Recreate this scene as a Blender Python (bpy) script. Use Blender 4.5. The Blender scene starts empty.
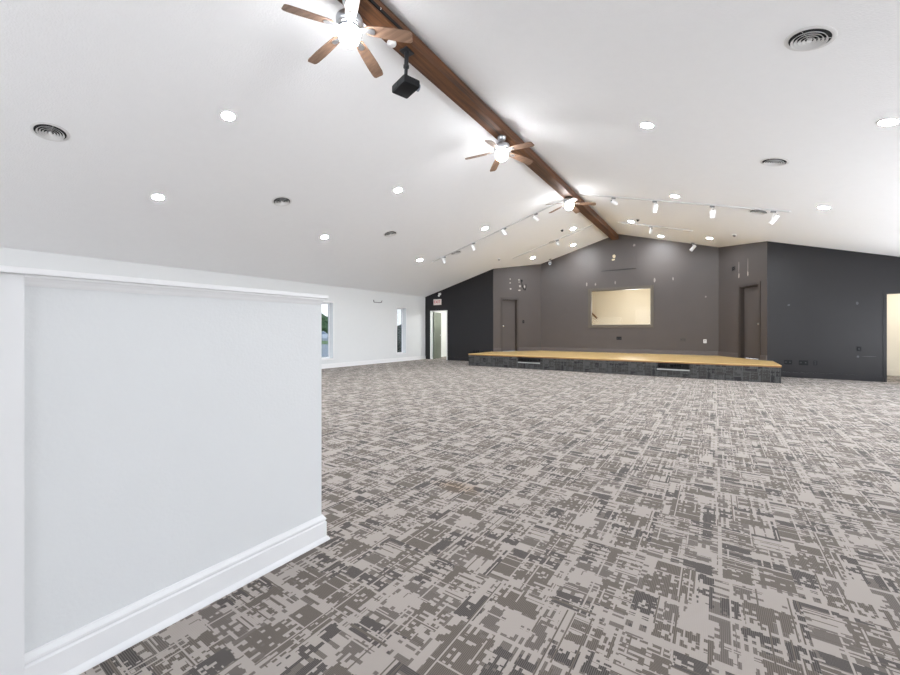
import bpy, bmesh, math, random
from mathutils import Vector, Matrix
random.seed(7)
C = bpy.context.scene.collection
PI = math.pi

# ------------------------------------------------------------------ room dimensions (metres)
XL, XR = -10.288, 4.38            # left and right walls of the hall
YD, YB = 13.268, 15.127           # dark end wall, back of the stage recess
YREAR = -5.0
ZE, SL, RX = 2.647, 0.2803, -2.953   # eave height, roof slope, ridge position
X1, X2, X3, X4 = -7.02, -5.845, 0.068, 1.114   # recess corners: front left, back left, back right, front right
YS, HS = 11.58, 0.405             # stage front and height
SX0, SX1 = -7.085, 1.217
ZR = ZE + SL * (RX - XL)
def zc(x): return ZR - SL * abs(x - RX)
TH = math.atan(SL)

# ------------------------------------------------------------------ node helpers
class S:
    """a shader socket with arithmetic"""
    def __init__(s, nt, o): s.nt, s.o = nt, o
    def _m(s, op, b=None, c=None):
        n = s.nt.nodes.new('ShaderNodeMath'); n.operation = op
        for i, v in enumerate((s, b, c)):
            if v is None: continue
            if isinstance(v, S): s.nt.links.new(v.o, n.inputs[i])
            else: n.inputs[i].default_value = v
        return S(s.nt, n.outputs[0])
    def __add__(s, b): return s._m('ADD', b)
    def __sub__(s, b): return s._m('SUBTRACT', b)
    def __mul__(s, b): return s._m('MULTIPLY', b)
    def __truediv__(s, b): return s._m('DIVIDE', b)
    def floor(s): return s._m('FLOOR')
    def gt(s, b): return s._m('GREATER_THAN', b)
    def lt(s, b): return s._m('LESS_THAN', b)
    def mod2(s): return s._m('FLOORED_MODULO', 2.0)
    def sin(s): return s._m('SINE')
def val(nt, v):
    n = nt.nodes.new('ShaderNodeValue'); n.outputs[0].default_value = v; return S(nt, n.outputs[0])
def wn(nt, x, y=0.0, z=0.0):
    c = nt.nodes.new('ShaderNodeCombineXYZ')
    for i, v in enumerate((x, y, z)):
        if isinstance(v, S): nt.links.new(v.o, c.inputs[i])
        else: c.inputs[i].default_value = v
    w = nt.nodes.new('ShaderNodeTexWhiteNoise'); w.noise_dimensions = '3D'
    nt.links.new(c.outputs[0], w.inputs['Vector'])
    return S(nt, w.outputs['Value'])
def mixc(nt, f, a, b):
    n = nt.nodes.new('ShaderNodeMix'); n.data_type = 'RGBA'
    if isinstance(f, S): nt.links.new(f.o, n.inputs[0])
    else: n.inputs[0].default_value = f
    for i, v in ((6, a), (7, b)):
        if isinstance(v, S): nt.links.new(v.o, n.inputs[i])
        else: n.inputs[i].default_value = (*v, 1)
    return S(nt, n.outputs[2])
def lin(r, g, b):
    f = lambda v: (v / 255 / 12.92) if v / 255 <= 0.04045 else ((v / 255 + 0.055) / 1.055) ** 2.4
    return (f(r), f(g), f(b))
def new_mat(name):
    m = bpy.data.materials.new(name); m.use_nodes = True
    nt = m.node_tree; b = nt.nodes['Principled BSDF']
    return m, nt, b
def coords(nt, kind='Object'):
    t = nt.nodes.new('ShaderNodeTexCoord'); s = nt.nodes.new('ShaderNodeSeparateXYZ')
    nt.links.new(t.outputs[kind], s.inputs[0])
    return t.outputs[kind], [S(nt, s.outputs[i]) for i in range(3)]
def plain(name, rgb, rough=0.6, metal=0.0, var=0.06, scale=8.0, bump=0.0, bscale=60.0, spec=0.5):
    """painted or moulded surface: colour broken up a little by noise, optional bump"""
    m, nt, b = new_mat(name)
    co, _ = coords(nt)
    n = nt.nodes.new('ShaderNodeTexNoise'); n.inputs['Scale'].default_value = scale; n.inputs['Detail'].default_value = 4
    nt.links.new(co, n.inputs['Vector'])
    f = S(nt, n.outputs['Fac'])
    c = mixc(nt, f, tuple(v * (1 - var) for v in rgb), tuple(min(1, v * (1 + var)) for v in rgb))
    nt.links.new(c.o, b.inputs['Base Color'])
    b.inputs['Roughness'].default_value = rough; b.inputs['Metallic'].default_value = metal
    b.inputs['Specular IOR Level'].default_value = spec
    if bump:
        n2 = nt.nodes.new('ShaderNodeTexNoise'); n2.inputs['Scale'].default_value = bscale; n2.inputs['Detail'].default_value = 3
        nt.links.new(co, n2.inputs['Vector'])
        bp = nt.nodes.new('ShaderNodeBump'); bp.inputs['Strength'].default_value = bump; bp.inputs['Distance'].default_value = 0.01
        nt.links.new(n2.outputs['Fac'], bp.inputs['Height']); nt.links.new(bp.outputs[0], b.inputs['Normal'])
    return m
def emit(name, rgb, strength):
    m, nt, b = new_mat(name)
    b.inputs['Base Color'].default_value = (0.8, 0.8, 0.8, 1)
    b.inputs['Emission Color'].default_value = (*rgb, 1); b.inputs['Emission Strength'].default_value = strength
    return m
def wood(name, dark, light, axis, rough, plank=None, grain=1.0):
    """boards: grain stretched along one axis, optional plank joints across"""
    m, nt, b = new_mat(name)
    co, xyz = coords(nt)
    mp = nt.nodes.new('ShaderNodeMapping')
    sc = [26 * grain] * 3; sc[axis] = 0.9 * grain
    mp.inputs['Scale'].default_value = sc; nt.links.new(co, mp.inputs[0])
    n = nt.nodes.new('ShaderNodeTexNoise'); n.inputs['Scale'].default_value = 1; n.inputs['Detail'].default_value = 5; n.inputs['Roughness'].default_value = 0.65
    nt.links.new(mp.outputs[0], n.inputs['Vector'])
    r = nt.nodes.new('ShaderNodeValToRGB'); r.color_ramp.elements[0].position = 0.32; r.color_ramp.elements[1].position = 0.68
    r.color_ramp.elements[0].color = (*dark, 1); r.color_ramp.elements[1].color = (*light, 1)
    nt.links.new(n.outputs['Fac'], r.inputs[0]); c = S(nt, r.outputs[0])
    if plank:
        other = xyz[1] if axis == 0 else xyz[0]
        row = (other / plank).floor()
        seg = ((xyz[axis] + wn(nt, row, 3.0) * 2.0) / 1.3).floor()
        h = wn(nt, row, seg, 1.0)
        c = mixc(nt, h * 0.45, c, tuple(v * 0.7 for v in dark))
        c2 = mixc(nt, h.gt(0.8) * 0.3, c, tuple(min(1, v * 1.25) for v in light)); c = c2
    nt.links.new(c.o, b.inputs['Base Color']); b.inputs['Roughness'].default_value = rough
    return m

def carpet(name, tile, light, mid, taupe, dark, ox=0.0, oy=0.0, lay=(0, 1), stain=None):
    """quarter-turned carpet tiles, each woven in blocks, dashes and thin lines"""
    m, nt, b = new_mat(name)
    co, xyz = coords(nt)
    u = (xyz[lay[0]] - ox) / tile; v = (xyz[lay[1]] - oy) / tile
    i, j = u.floor(), v.floor()
    fu, fv = (u - i) * tile, (v - j) * tile
    par = (i + j).mod2()
    inv = par * -1.0 + 1.0
    p = fu * par + fv * inv           # runs along the ribs
    q = fv * par + fu * inv           # across the ribs
    flip = wn(nt, i, j, 5.0).gt(0.5)
    p = p + (p * -2.0 + tile) * flip              # every other tile laid end for end
    seed = flip * 7.0 + par * 3.0
    rowq = (q / 0.0127).floor()
    colp = (p / 0.0185).floor()
    hr, hc = wn(nt, rowq, seed, 9.0), wn(nt, colp, seed, 6.0)
    pj = p / tile + (wn(nt, rowq, seed, 2.0) - 0.5) * 0.026
    qj = q / tile + (wn(nt, colp, seed, 3.0) - 0.5) * 0.014
    cell = wn(nt, colp, rowq, seed)
    stripe = hc.gt(0.40) * hr.gt(0.34)
    # loose dashes on the light ground
    c = mixc(nt, stripe * wn(nt, (p / 0.075).floor(), (q / 0.06).floor(), seed).gt(0.30) * 0.95, light, mid)
    # woven figure: (p0, p1, q0, q1, tone, how much it breaks up towards its far end)
    FIG = [(-.02, .26, .09, .36, taupe, .55), (.26, .50, .03, .36, taupe, 1.0), (.02, .44, .385, .49, dark, .75),
           (.53, .70, .33, .44, light, 0), (.54, .73, .20, .29, mid, .2), (.52, .93, -.02, .155, dark, 1.15), (.77, 1.02, .16, .49, taupe, .95),
           (.02, .20, .61, .725, mid, .4), (.25, .46, .53, .64, dark, .7), (.21, .49, .66, .94, taupe, 1.0), (.03, .17, .78, .88, light, 0), (-.02, .45, .955, 1.02, dark, .9),
           (.53, .71, .86, 1.02, dark, .65), (.72, 1.02, .71, .98, taupe, 1.05), (.53, 1.02, .52, .61, mid, .75), (.53, .72, .64, .83, dark, 1.2), (.77, 1.02, .63, .69, light, 0)]
    for p0, p1, q0, q1, tone, frag in FIG:
        bx = pj.gt(p0) * pj.lt(p1) * qj.gt(q0) * qj.lt(q1)
        if frag:
            t = (pj - p0) * (frag / (p1 - p0)) * 0.62 + 0.12
            bx = bx * (hc * 0.34 + hr * 0.34 + cell * 0.34).gt(t)
        c = mixc(nt, bx, c, tone)
    # fine threads: light ones through the figure, dark ones over the ground
    th = (q / 0.0062).floor(); tv = (p / 0.0075).floor()
    c = mixc(nt, wn(nt, th, seed, 21.0).gt(0.86) * wn(nt, (p / 0.13).floor(), th, seed).gt(0.5), c, light)
    c = mixc(nt, wn(nt, tv, seed, 23.0).gt(0.90) * wn(nt, (q / 0.11).floor(), tv, seed).gt(0.55), c, light)
    c = mixc(nt, wn(nt, th, seed, 31.0).gt(0.90) * wn(nt, (p / 0.10).floor(), th, seed + 3.0).gt(0.55), c, taupe)
    rib = (q * (2 * PI / 0.0066)).sin() * 0.5 + 0.5
    c = mixc(nt, rib.gt(0.62) * 0.24, c, tuple(x * 0.95 for x in light))
    n = nt.nodes.new('ShaderNodeTexNoise'); n.inputs['Scale'].default_value = 420; nt.links.new(co, n.inputs['Vector'])
    c = mixc(nt, S(nt, n.outputs['Fac']) * 0.25, c, tuple(x * 1.2 for x in light))
    if stain:                                     # an old brown spill with a soft edge
        dx, dy = xyz[0] - stain[0], xyz[1] - stain[1]
        ns = nt.nodes.new('ShaderNodeTexNoise'); ns.inputs['Scale'].default_value = 7; nt.links.new(co, ns.inputs['Vector'])
        d = (dx * dx * 8.0 + dy * dy * 30.0) + S(nt, ns.outputs['Fac']) * 0.9
        k = (d * -1.6 + 1.5)._m('MAXIMUM', 0.0)._m('MINIMUM', 1.0)
        mu = nt.nodes.new('ShaderNodeMix'); mu.data_type = 'RGBA'; mu.blend_type = 'MULTIPLY'
        nt.links.new((k * 0.6).o, mu.inputs[0]); nt.links.new(c.o, mu.inputs[6]); mu.inputs[7].default_value = (.80, .62, .42, 1)
        c = S(nt, mu.outputs[2])
    nt.links.new(c.o, b.inputs['Base Color'])
    b.inputs['Roughness'].default_value = 0.95; b.inputs['Specular IOR Level'].default_value = 0.15
    b.inputs['Sheen Weight'].default_value = 0.08; b.inputs['Sheen Roughness'].default_value = 0.5
    bm_ = nt.nodes.new('ShaderNodeBump'); bm_.inputs['Strength'].default_value = 0.35; bm_.inputs['Distance'].default_value = 0.002
    nt.links.new(rib.o, bm_.inputs['Height']); nt.links.new(bm_.outputs[0], b.inputs['Normal'])
    return m

M = {}
M['carpet'] = carpet('carpet_tiles', 0.6096, lin(174, 165, 158), lin(84, 76, 71), lin(76, 67, 58), lin(20, 18, 19), -0.3055, 1.671, stain=(-1.62, 2.50))
M['carpet_dark'] = carpet('stage_carpet', 0.6096, lin(80, 80, 80), lin(58, 58, 59), lin(54, 52, 51), lin(32, 32, 34), 0.1, 0.0, (0, 2))
M['ceiling'] = plain('ceiling_paint', (0.90, 0.908, 0.925), 0.85, var=0.015, bump=0.35, bscale=55)
M['wall_white'] = plain('white_wall_paint', (0.775, 0.79, 0.80), 0.7, var=0.012, bump=0.10, bscale=90)
M['trim'] = plain('white_trim_paint', (0.87, 0.87, 0.88), 0.35, var=0.01)
M['panel'] = plain('white_panel_paint', (0.83, 0.83, 0.84), 0.45, var=0.01)
M['dark'] = plain('charcoal_wall_paint', lin(31, 30, 33), 0.34, var=0.08, scale=3, bump=0.04, spec=0.4)
M['taupe'] = plain('taupe_wall_paint', lin(76, 69, 67), 0.55, var=0.06, scale=2.5, bump=0.06)
M['taupe_dark'] = plain('taupe_trim_paint', lin(66, 59, 56), 0.45, var=0.04)
M['taupe_light'] = plain('taupe_base_paint', lin(86, 79, 78), 0.45, var=0.04)
M['cream'] = plain('cream_wall_paint', lin(234, 224, 205), 0.7, var=0.02)
M['tan'] = plain('tan_ceiling_paint', lin(204, 188, 146), 0.8, var=0.02)
M['cream_floor'] = plain('cream_vinyl', lin(226, 218, 196), 0.5, var=0.05)
M['white_room'] = plain('white_room_paint', (0.86, 0.87, 0.85), 0.7, var=0.02)
M['door_green'] = plain('grey_green_door_paint', lin(90, 96, 84), 0.5, var=0.04)
M['beam'] = wood('walnut_beam', lin(38, 23, 14), lin(122, 78, 45), 1, 0.6, grain=0.9)
M['oak'] = wood('oak_stage_boards', lin(206, 166, 104), lin(236, 202, 140), 0, 0.32, plank=0.07)
M['oak_edge'] = wood('oak_edge', lin(120, 84, 46), lin(156, 112, 62), 0, 0.4)
M['blade'] = wood('fan_blade_wood', lin(104, 80, 64), lin(142, 114, 95), 0, 0.45)
M['rail_wood'] = wood('handrail_wood', lin(96, 66, 40), lin(138, 100, 62), 0, 0.45)
M['nickel'] = plain('brushed_nickel', (0.55, 0.57, 0.60), 0.30, 1.0, var=0.08, scale=30)
M['chrome'] = plain('bright_metal', (0.78, 0.78, 0.78), 0.22, 1.0, var=0.04)
M['alu'] = plain('aluminium_nosing', (0.42, 0.42, 0.41), 0.45, 0.4, var=0.05)
M['black'] = plain('black_plastic', lin(22, 23, 26), 0.6, var=0.1, spec=0.25)
M['black_metal'] = plain('black_metal', lin(46, 48, 52), 0.4, 0.3, var=0.1)
M['grey_plastic'] = plain('grey_plastic', lin(120, 120, 122), 0.5, var=0.05)
M['dark_void'] = plain('duct_interior', lin(30, 30, 32), 0.8, var=0.1)
M['vent'] = plain('vent_enamel', (0.74, 0.74, 0.74), 0.45, var=0.02)
M['white_plastic'] = plain('white_plastic', (0.84, 0.84, 0.84), 0.4, var=0.01)
M['lamp'] = emit('downlight_diffuser', (0.935, 0.972, 1.0), 640)
M['lamp_stage'] = emit('stage_downlight_diffuser', (.83, .925, 1.0), 460)
M['bowl'] = emit('fan_light_glass', (0.98, 0.985, 1.0), 82)
M['lens'] = plain('lens_glass', lin(150, 160, 175), 0.08, var=0.02)
M['scar'] = plain('bare_plaster', lin(172, 164, 157), 0.9, var=0.1, scale=40)
M['scar_faint'] = plain('worn_dark_paint', lin(84, 84, 88), 0.9, var=0.1, scale=40)
M['scar_dim'] = plain('sanded_filler', lin(140, 132, 128), 0.9, var=0.1, scale=40)
M['cream_patch'] = plain('cream_filler', lin(214, 200, 168), 0.9, var=0.1, scale=40)
M['sign_face'] = plain('sign_face', lin(240, 226, 222), 0.4, var=0.01)
M['sign_red'] = plain('sign_red', lin(206, 60, 48), 0.4, var=0.02)
M['asphalt'] = plain('asphalt', lin(150, 150, 150), 0.9, var=0.12, scale=3)
M['track'] = plain('track_enamel', (0.60, 0.60, 0.61), 0.6, var=0.02)
M['frame_brown'] = plain('window_frame_paint', lin(84, 76, 66), 0.45, var=0.04)
M['grass'] = plain('grass', lin(104, 124, 66), 0.9, var=0.3, scale=6)
M['leaf'] = plain('leaf', lin(74, 96, 58), 0.8, var=0.35, scale=3)
M['leaf_dark'] = plain('leaf_dark', lin(48, 56, 44), 0.8, var=0.35, scale=4)
M['bark'] = plain('bark', lin(84, 70, 58), 0.9, var=0.2, scale=12)
M['car_paint'] = plain('white_car_paint', lin(220, 222, 226), 0.25, var=0.01)
M['tyre'] = plain('tyre', lin(30, 30, 32), 0.8, var=0.1)
def glass_mat(name, tint, refl):
    m, nt, b = new_mat(name)
    t = nt.nodes.new('ShaderNodeBsdfTransparent'); t.inputs[0].default_value = (*tint, 1)
    g = nt.nodes.new('ShaderNodeBsdfGlossy'); g.inputs['Roughness'].default_value = 0.02
    fr = nt.nodes.new('ShaderNodeFresnel'); fr.inputs[0].default_value = 1.45
    mu = S(nt, fr.outputs[0]) * refl
    mx = nt.nodes.new('ShaderNodeMixShader'); nt.links.new(mu.o, mx.inputs[0])
    nt.links.new(t.outputs[0], mx.inputs[1]); nt.links.new(g.outputs[0], mx.inputs[2])
    nt.links.new(mx.outputs[0], nt.nodes['Material Output'].inputs['Surface'])
    return m
M['glass'] = glass_mat('window_glass', (0.97, 0.97, 0.97), 0.25)
M['glass_tint'] = glass_mat('tinted_window_glass', (0.66, 0.67, 0.67), 0.35)  # tint added to dim the bright sky seen through the panes

# ------------------------------------------------------------------ mesh helpers
def frame(o, ux, uy=None, uz=None):
    """matrix from origin and axes"""
    ux = Vector(ux).normalized()
    if uz is None: uz = Vector((0, 0, 1))
    uz = Vector(uz).normalized()
    uy = uz.cross(ux).normalized() if uy is None else Vector(uy).normalized()
    m = Matrix.Identity(4)
    for r in range(3):
        m[r][0], m[r][1], m[r][2], m[r][3] = ux[r], uy[r], uz[r], o[r]
    return m
class MB:
    def __init__(s): s.bm = bmesh.new()
    def box(s, x0, x1, y0, y1, z0, z1, mat=None, bev=0.0):
        vs = [s.bm.verts.new((x, y, z)) for x in (x0, x1) for y in (y0, y1) for z in (z0, z1)]
        f = [(0, 1, 3, 2), (4, 6, 7, 5), (0, 4, 5, 1), (2, 3, 7, 6), (0, 2, 6, 4), (1, 5, 7, 3)]
        fs = [s.bm.faces.new([vs[i] for i in q]) for q in f]
        if bev:
            es = list({e for fa in fs for e in fa.edges})
            r = bmesh.ops.bevel(s.bm, geom=es, offset=bev, segments=2, affect='EDGES', profile=0.7)
            vs = list({v for fa in r['faces'] for v in fa.verts} | {v for v in vs if v.is_valid})
        if mat is not None: bmesh.ops.transform(s.bm, matrix=mat, verts=[v for v in vs if v.is_valid])
        return s
    def lathe(s, prof, n=24, mat=None, cap0=True, cap1=True):
        """profile (r, z) turned about local z"""
        rings = []; new = []
        for r, z in prof:
            ring = [s.bm.verts.new((r * math.cos(2 * PI * k / n), r * math.sin(2 * PI * k / n), z)) for k in range(n)]
            rings.append(ring); new += ring
        for a, b in zip(rings, rings[1:]):
            for k in range(n):
                s.bm.faces.new((a[k], a[(k + 1) % n], b[(k + 1) % n], b[k]))
        if cap0: s.bm.faces.new(rings[0])
        if cap1: s.bm.faces.new(rings[-1])
        if mat is not None: bmesh.ops.transform(s.bm, matrix=mat, verts=new)
        return s
    def rod(s, a, b, r0, r1=None, n=14):
        a, b = Vector(a), Vector(b); d = b - a
        z = d.normalized(); x = Vector((1, 0, 0)) if abs(z.x) < 0.9 else Vector((0, 1, 0))
        y = z.cross(x).normalized(); x = y.cross(z)
        return s.lathe([(r0, 0), (r1 if r1 is not None else r0, d.length)], n, frame(a, x, y, z))
    def tube(s, pts, r, n=8):
        for a, b in zip(pts, pts[1:]): s.rod(a, b, r, n=n)
        return s
    def prism(s, pts, z0, z1, mat=None):
        a = [s.bm.verts.new((x, y, z0)) for x, y in pts]; b = [s.bm.verts.new((x, y, z1)) for x, y in pts]
        s.bm.faces.new(a[::-1]); s.bm.faces.new(b)
        for k in range(len(pts)):
            l = (k + 1) % len(pts); s.bm.faces.new((a[k], a[l], b[l], b[k]))
        if mat is not None: bmesh.ops.transform(s.bm, matrix=mat, verts=a + b)
        return s
    def sheet(s, loops, t, mat=None):
        """flat slab with holes: loops[0] the outline, the rest holes, local xy, thickness t along local z"""
        edges, allv, lv = [], [], []
        for lp in loops:
            vs = [s.bm.verts.new((x, y, 0)) for x, y in lp]; lv.append(vs); allv += vs
            for k in range(len(vs)): edges.append(s.bm.edges.new((vs[k], vs[(k + 1) % len(vs)])))
        r = bmesh.ops.triangle_fill(s.bm, use_beauty=True, use_dissolve=False, edges=edges)
        faces = [g for g in r['geom'] if isinstance(g, bmesh.types.BMFace)]
        mp = {v: s.bm.verts.new((v.co.x, v.co.y, t)) for v in allv}
        for f in faces: s.bm.faces.new([mp[v] for v in reversed(f.verts)])
        for vs in lv:
            for k in range(len(vs)):
                a, b = vs[k], vs[(k + 1) % len(vs)]; s.bm.faces.new((a, b, mp[b], mp[a]))
        if mat is not None: bmesh.ops.transform(s.bm, matrix=mat, verts=allv + list(mp.values()))
        return s
    def build(s, name, mat, parent=None, smooth=None):
        bmesh.ops.recalc_face_normals(s.bm, faces=s.bm.faces[:])
        me = bpy.data.meshes.new(name); s.bm.to_mesh(me); s.bm.free()
        me.materials.append(mat)
        if smooth is not None:
            me.polygons.foreach_set('use_smooth', [True] * len(me.polygons))
            try: me.set_sharp_from_angle(angle=math.radians(smooth))
            except Exception: pass
        o = bpy.data.objects.new(name, me); C.objects.link(o)
        if parent is not None: o.parent = parent
        return o
def tag(o, label, cat, group=None):
    o['label'] = label; o['category'] = cat
    if group: o['group'] = group
    return o
def thing(name, label, cat, loc, rot=(0, 0, 0), group=None):
    o = bpy.data.objects.new(name, None); C.objects.link(o); o.empty_display_size = 0.1
    o.location = loc; o.rotation_euler = rot
    return tag(o, label, cat, group)
def struct(o): o['kind'] = 'structure'; return o
def dup(root, loc, rot, label, group=None):
    r = root.copy(); C.objects.link(r); r.location = loc; r.rotation_euler = rot; r['label'] = label
    if group: r['group'] = group
    for ch in list(root.children):
        c = ch.copy(); C.objects.link(c); c.parent = r
        for g in list(ch.children):
            d = g.copy(); C.objects.link(d); d.parent = c
    return r

# ------------------------------------------------------------------ shell
WT = 0.20
struct(MB().box(XL - WT, XR + WT, YREAR, YB + 0.2, -0.12, 0).build('floor', M['carpet']))
mb = MB()
ro = 0.6
for sx, xe in ((-1, XL - ro), (1, XR + ro)):
    xs = [xe, RX]
    pts = [(xe, zc(xe)), (RX, ZR), (RX, ZR + 0.16), (xe, zc(xe) + 0.16)]
    mb.prism(pts, 0, 1, Matrix(((1, 0, 0, 0), (0, 0, YB + 0.25 - YREAR, YREAR), (0, 1, 0, 0), (0, 0, 0, 1))))
struct(mb.build('ceiling', M['ceiling']))
def wall(name, o, u, n, loops, mat, t=WT):
    """upright wall: origin o, direction u along it, n = horizontal direction away from the hall"""
    m = frame(o, u, (0, 0, 1), n)
    return struct(MB().sheet(loops, t, m).build(name, mat))
W2 = [(11.47, 12.0, 0.31, 2.10), (7.86, 8.39, 0.31, 2.10)]
rect = lambda a, b, c, d: [(a, c), (b, c), (b, d), (a, d)]
wl = wall('wall_left', (XL, 0, 0), (0, 1, 0), (-1, 0, 0),
          [rect(YREAR, YD + WT, 0, ZE + 0.03)] + [rect(*w) for w in W2], M['wall_white'], 0.24)
RW = [(0.8, 2.6, 0.3, 2.3), (4.2, 6.0, 0.3, 2.3), (7.4, 9.2, 0.3, 2.3), (10.6, 12.4, 0.3, 2.3)]  # unseen window openings, added and spaced to let fill light in
RE = [4, 75, 125, 66]
ZW = zc(XR)
wr = wall('wall_right', (XR, 0, 0), (0, 1, 0), (1, 0, 0), [rect(YREAR, YD + WT, 0, ZW + 0.03)] + [rect(*w) for w in RW], M['wall_white'], 0.24)
dx0, dx1, dz = -10.0, -9.16, 2.03
wbl = wall('wall_back_left', (0, YD, 0), (1, 0, 0), (0, 1, 0),
           [[(XL, 0), (dx0, 0), (dx0, dz), (dx1, dz), (dx1, 0), (X1, 0), (X1, zc(X1) + .02), (XL, ZE + .02)]], M['dark'], 0.12)
rx0, rx1, rz = 3.275, 4.17, 2.064
wbr = wall('wall_back_right', (0, YD, 0), (1, 0, 0), (0, 1, 0),
           [[(X4, 0), (rx0, 0), (rx0, rz), (rx1, rz), (rx1, 0), (XR, 0), (XR, ZW + .02), (X4, zc(X4) + .02)]], M['dark'], 0.12)
bw = (-3.90, -1.865, 1.40, 2.69)
wb = wall('wall_back', (0, YB, 0), (1, 0, 0), (0, 1, 0),
          [[(X2, 0), (X3, 0), (X3, zc(X3) + .02), (RX, ZR + .02), (X2, zc(X2) + .02)], rect(*bw)], M['taupe'], 0.14)
u1 = Vector((X2 - X1, YB - YD, 0)); L1 = u1.length; u1.normalize(); n1 = Vector((-u1.y, u1.x, 0))   # away from the hall on the left
u2 = Vector((X3 - X4, YB - YD, 0)); L2 = u2.length; u2.normalize(); n2 = Vector((u2.y, -u2.x, 0))
D1 = (0.40, 1.07, HS, 2.425); D2 = (0.31, 1.09, HS, 2.47)
w1 = wall('wall_recess_left', (X1, YD, 0), u1, n1, [[(0, 0), (L1, 0), (L1, zc(X2) + .02), (0, zc(X1) + .02)], rect(*D1)], M['taupe'], 0.13)
w2 = wall('wall_recess_right', (X4, YD, 0), u2, n2, [[(0, 0), (L2, 0), (L2, zc(X3) + .02), (0, zc(X4) + .02)], rect(*D2)], M['taupe'], 0.13)
F1 = lambda u, z, off=0.0: Vector((X1, YD, 0)) + u1 * u - n1 * off + Vector((0, 0, z))      # point on the left recess wall, off in front of it
F2 = lambda u, z, off=0.0: Vector((X4, YD, 0)) + u2 * u - n2 * off + Vector((0, 0, z))
m1 = frame((X1, YD, 0), u1, (0, 0, 1), -n1); m2 = frame((X4, YD, 0), u2, (0, 0, 1), -n2)   # local x along wall, y up, z towards the hall
mD = frame((0, YD, 0), (1, 0, 0), (0, 0, 1), (0, -1, 0)); mB = frame((0, YB, 0), (1, 0, 0), (0, 0, 1), (0, -1, 0))
mL = frame((XL, 0, 0), (0, 1, 0), (0, 0, 1), (1, 0, 0))

# rear end of the hall (behind the camera): a wall with wide open gaps added to let fill light in
struct(MB().sheet([[(XL, 0), (XR, 0), (XR, ZW), (RX, ZR), (XL, ZE)], rect(-9.4, -6.6, 0.2, 2.4), rect(-5.6, -0.4, 0.1, 3.2), rect(0.6, 3.6, 0.2, 2.4)],
                  0.2, frame((0, YREAR, 0), (1, 0, 0), (0, 0, 1), (0, -1, 0))).build('wall_rear', M['wall_white']))

# baseboards (white, moulded) : profile in (out, up)
PROF = [(0, 0), (0.032, 0), (0.032, 0.006), (0.027, 0.016), (0.018, 0.024), (0.018, 0.102), (0.013, 0.108), (0.013, 0.112), (0.016, 0.116),
        (0.0155, 0.124), (0.010, 0.132), (0.006, 0.138), (0.004, 0.143), (0, 0.143)]
def base_run(mb, pts, prof=PROF):
    """sweep the profile along a floor polyline (x, y); 'out' is to the right of travel, mitred at corners"""
    P = [Vector((x, y)) for x, y in pts]; rings = []
    for k, p in enumerate(P):
        ds = []
        if k > 0: ds.append((P[k] - P[k - 1]).normalized())
        if k < len(P) - 1: ds.append((P[k + 1] - P[k]).normalized())
        ns = [Vector((d.y, -d.x)) for d in ds]
        n = ns[0] if len(ns) == 1 else (ns[0] + ns[1]) / (1 + ns[0].dot(ns[1]))
        rings.append([mb.bm.verts.new((p.x + n.x * a, p.y + n.y * a, b)) for a, b in prof])
    for a, b in zip(rings, rings[1:]):
        for k in range(len(prof)):
            l = (k + 1) % len(prof); mb.bm.faces.new((a[k], a[l], b[l], b[k]))
    mb.bm.faces.new(rings[0]); mb.bm.faces.new(rings[-1])
    return mb
struct(base_run(MB(), [(XL, YREAR), (XL, YD)]).build('baseboard_left', M['trim']))
DPROF = [(0, 0), (0.022, 0), (0.022, 0.012), (0.016, 0.02), (0.016, 0.12), (0.008, 0.135), (0, 0.135)]
struct(base_run(MB(), [(dx1 + 0.04, YD), (X1, YD)], DPROF).build('baseboard_back_left', M['dark']))
struct(base_run(MB(), [(SX1 + 0.02, YD), (rx0 - 0.05, YD)], DPROF).build('baseboard_back_right', M['dark']))
mb = MB()
RPROF = [(a, b + HS + 0.0) for a, b in DPROF]
base_run(mb, [F1(D1[1] + .07, 0)[:2], (X2, YB), (X3, YB), F2(D2[1] + .07, 0)[:2]], RPROF)
base_run(mb, [(X1 + .003, YD), F1(D1[0] - .07, 0)[:2]], RPROF)
base_run(mb, [F2(D2[0] - .07, 0)[:2], (X4 - .003, YD)], RPROF)
struct(mb.build('baseboard_recess', M['taupe_light']))

# ------------------------------------------------------------------ partition (half wall) at the left
PX, PY1, PY0, PH = -1.85, 1.432, 0.12, 1.366
struct(MB().box(PX - 0.15, PX, PY0, PY1 - 0.004, 0, PH).build('wall_partition', M['wall_white']))
mb = MB().box(PX - 0.20, PX + 0.052, PY0 - 0.02, PY1 + 0.004, PH, PH + 0.020, bev=0.004)
struct(mb.build('trim_1', M['trim']))
CPROF = [(0, PH - 0.034), (0.005, PH - 0.034), (0.009, PH - 0.028), (0.013, PH - 0.020), (0.020, PH - 0.010), (0.024, PH - 0.007), (0.024, PH), (0, PH)]
struct(base_run(MB(), [(PX - 0.15, PY1), (PX, PY1), (PX, 0.272)][::-1], CPROF).build('trim_2', M['trim'])) if False else \
struct(base_run(MB(), [(PX, 0.272), (PX, PY1 - 0.026), (PX - 0.15, PY1 - 0.026)], CPROF).build('trim_2', M['trim']))
struct(base_run(MB(), [(PX, 0.272), (PX, PY1), (PX - 0.15, PY1)]).build('baseboard_partition', M['trim']))
struct(MB().box(PX, PX + 0.022, PY0 - 0.02, 0.272, 0, PH, bev=0.002).build('trim_3', M['panel']))

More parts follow.
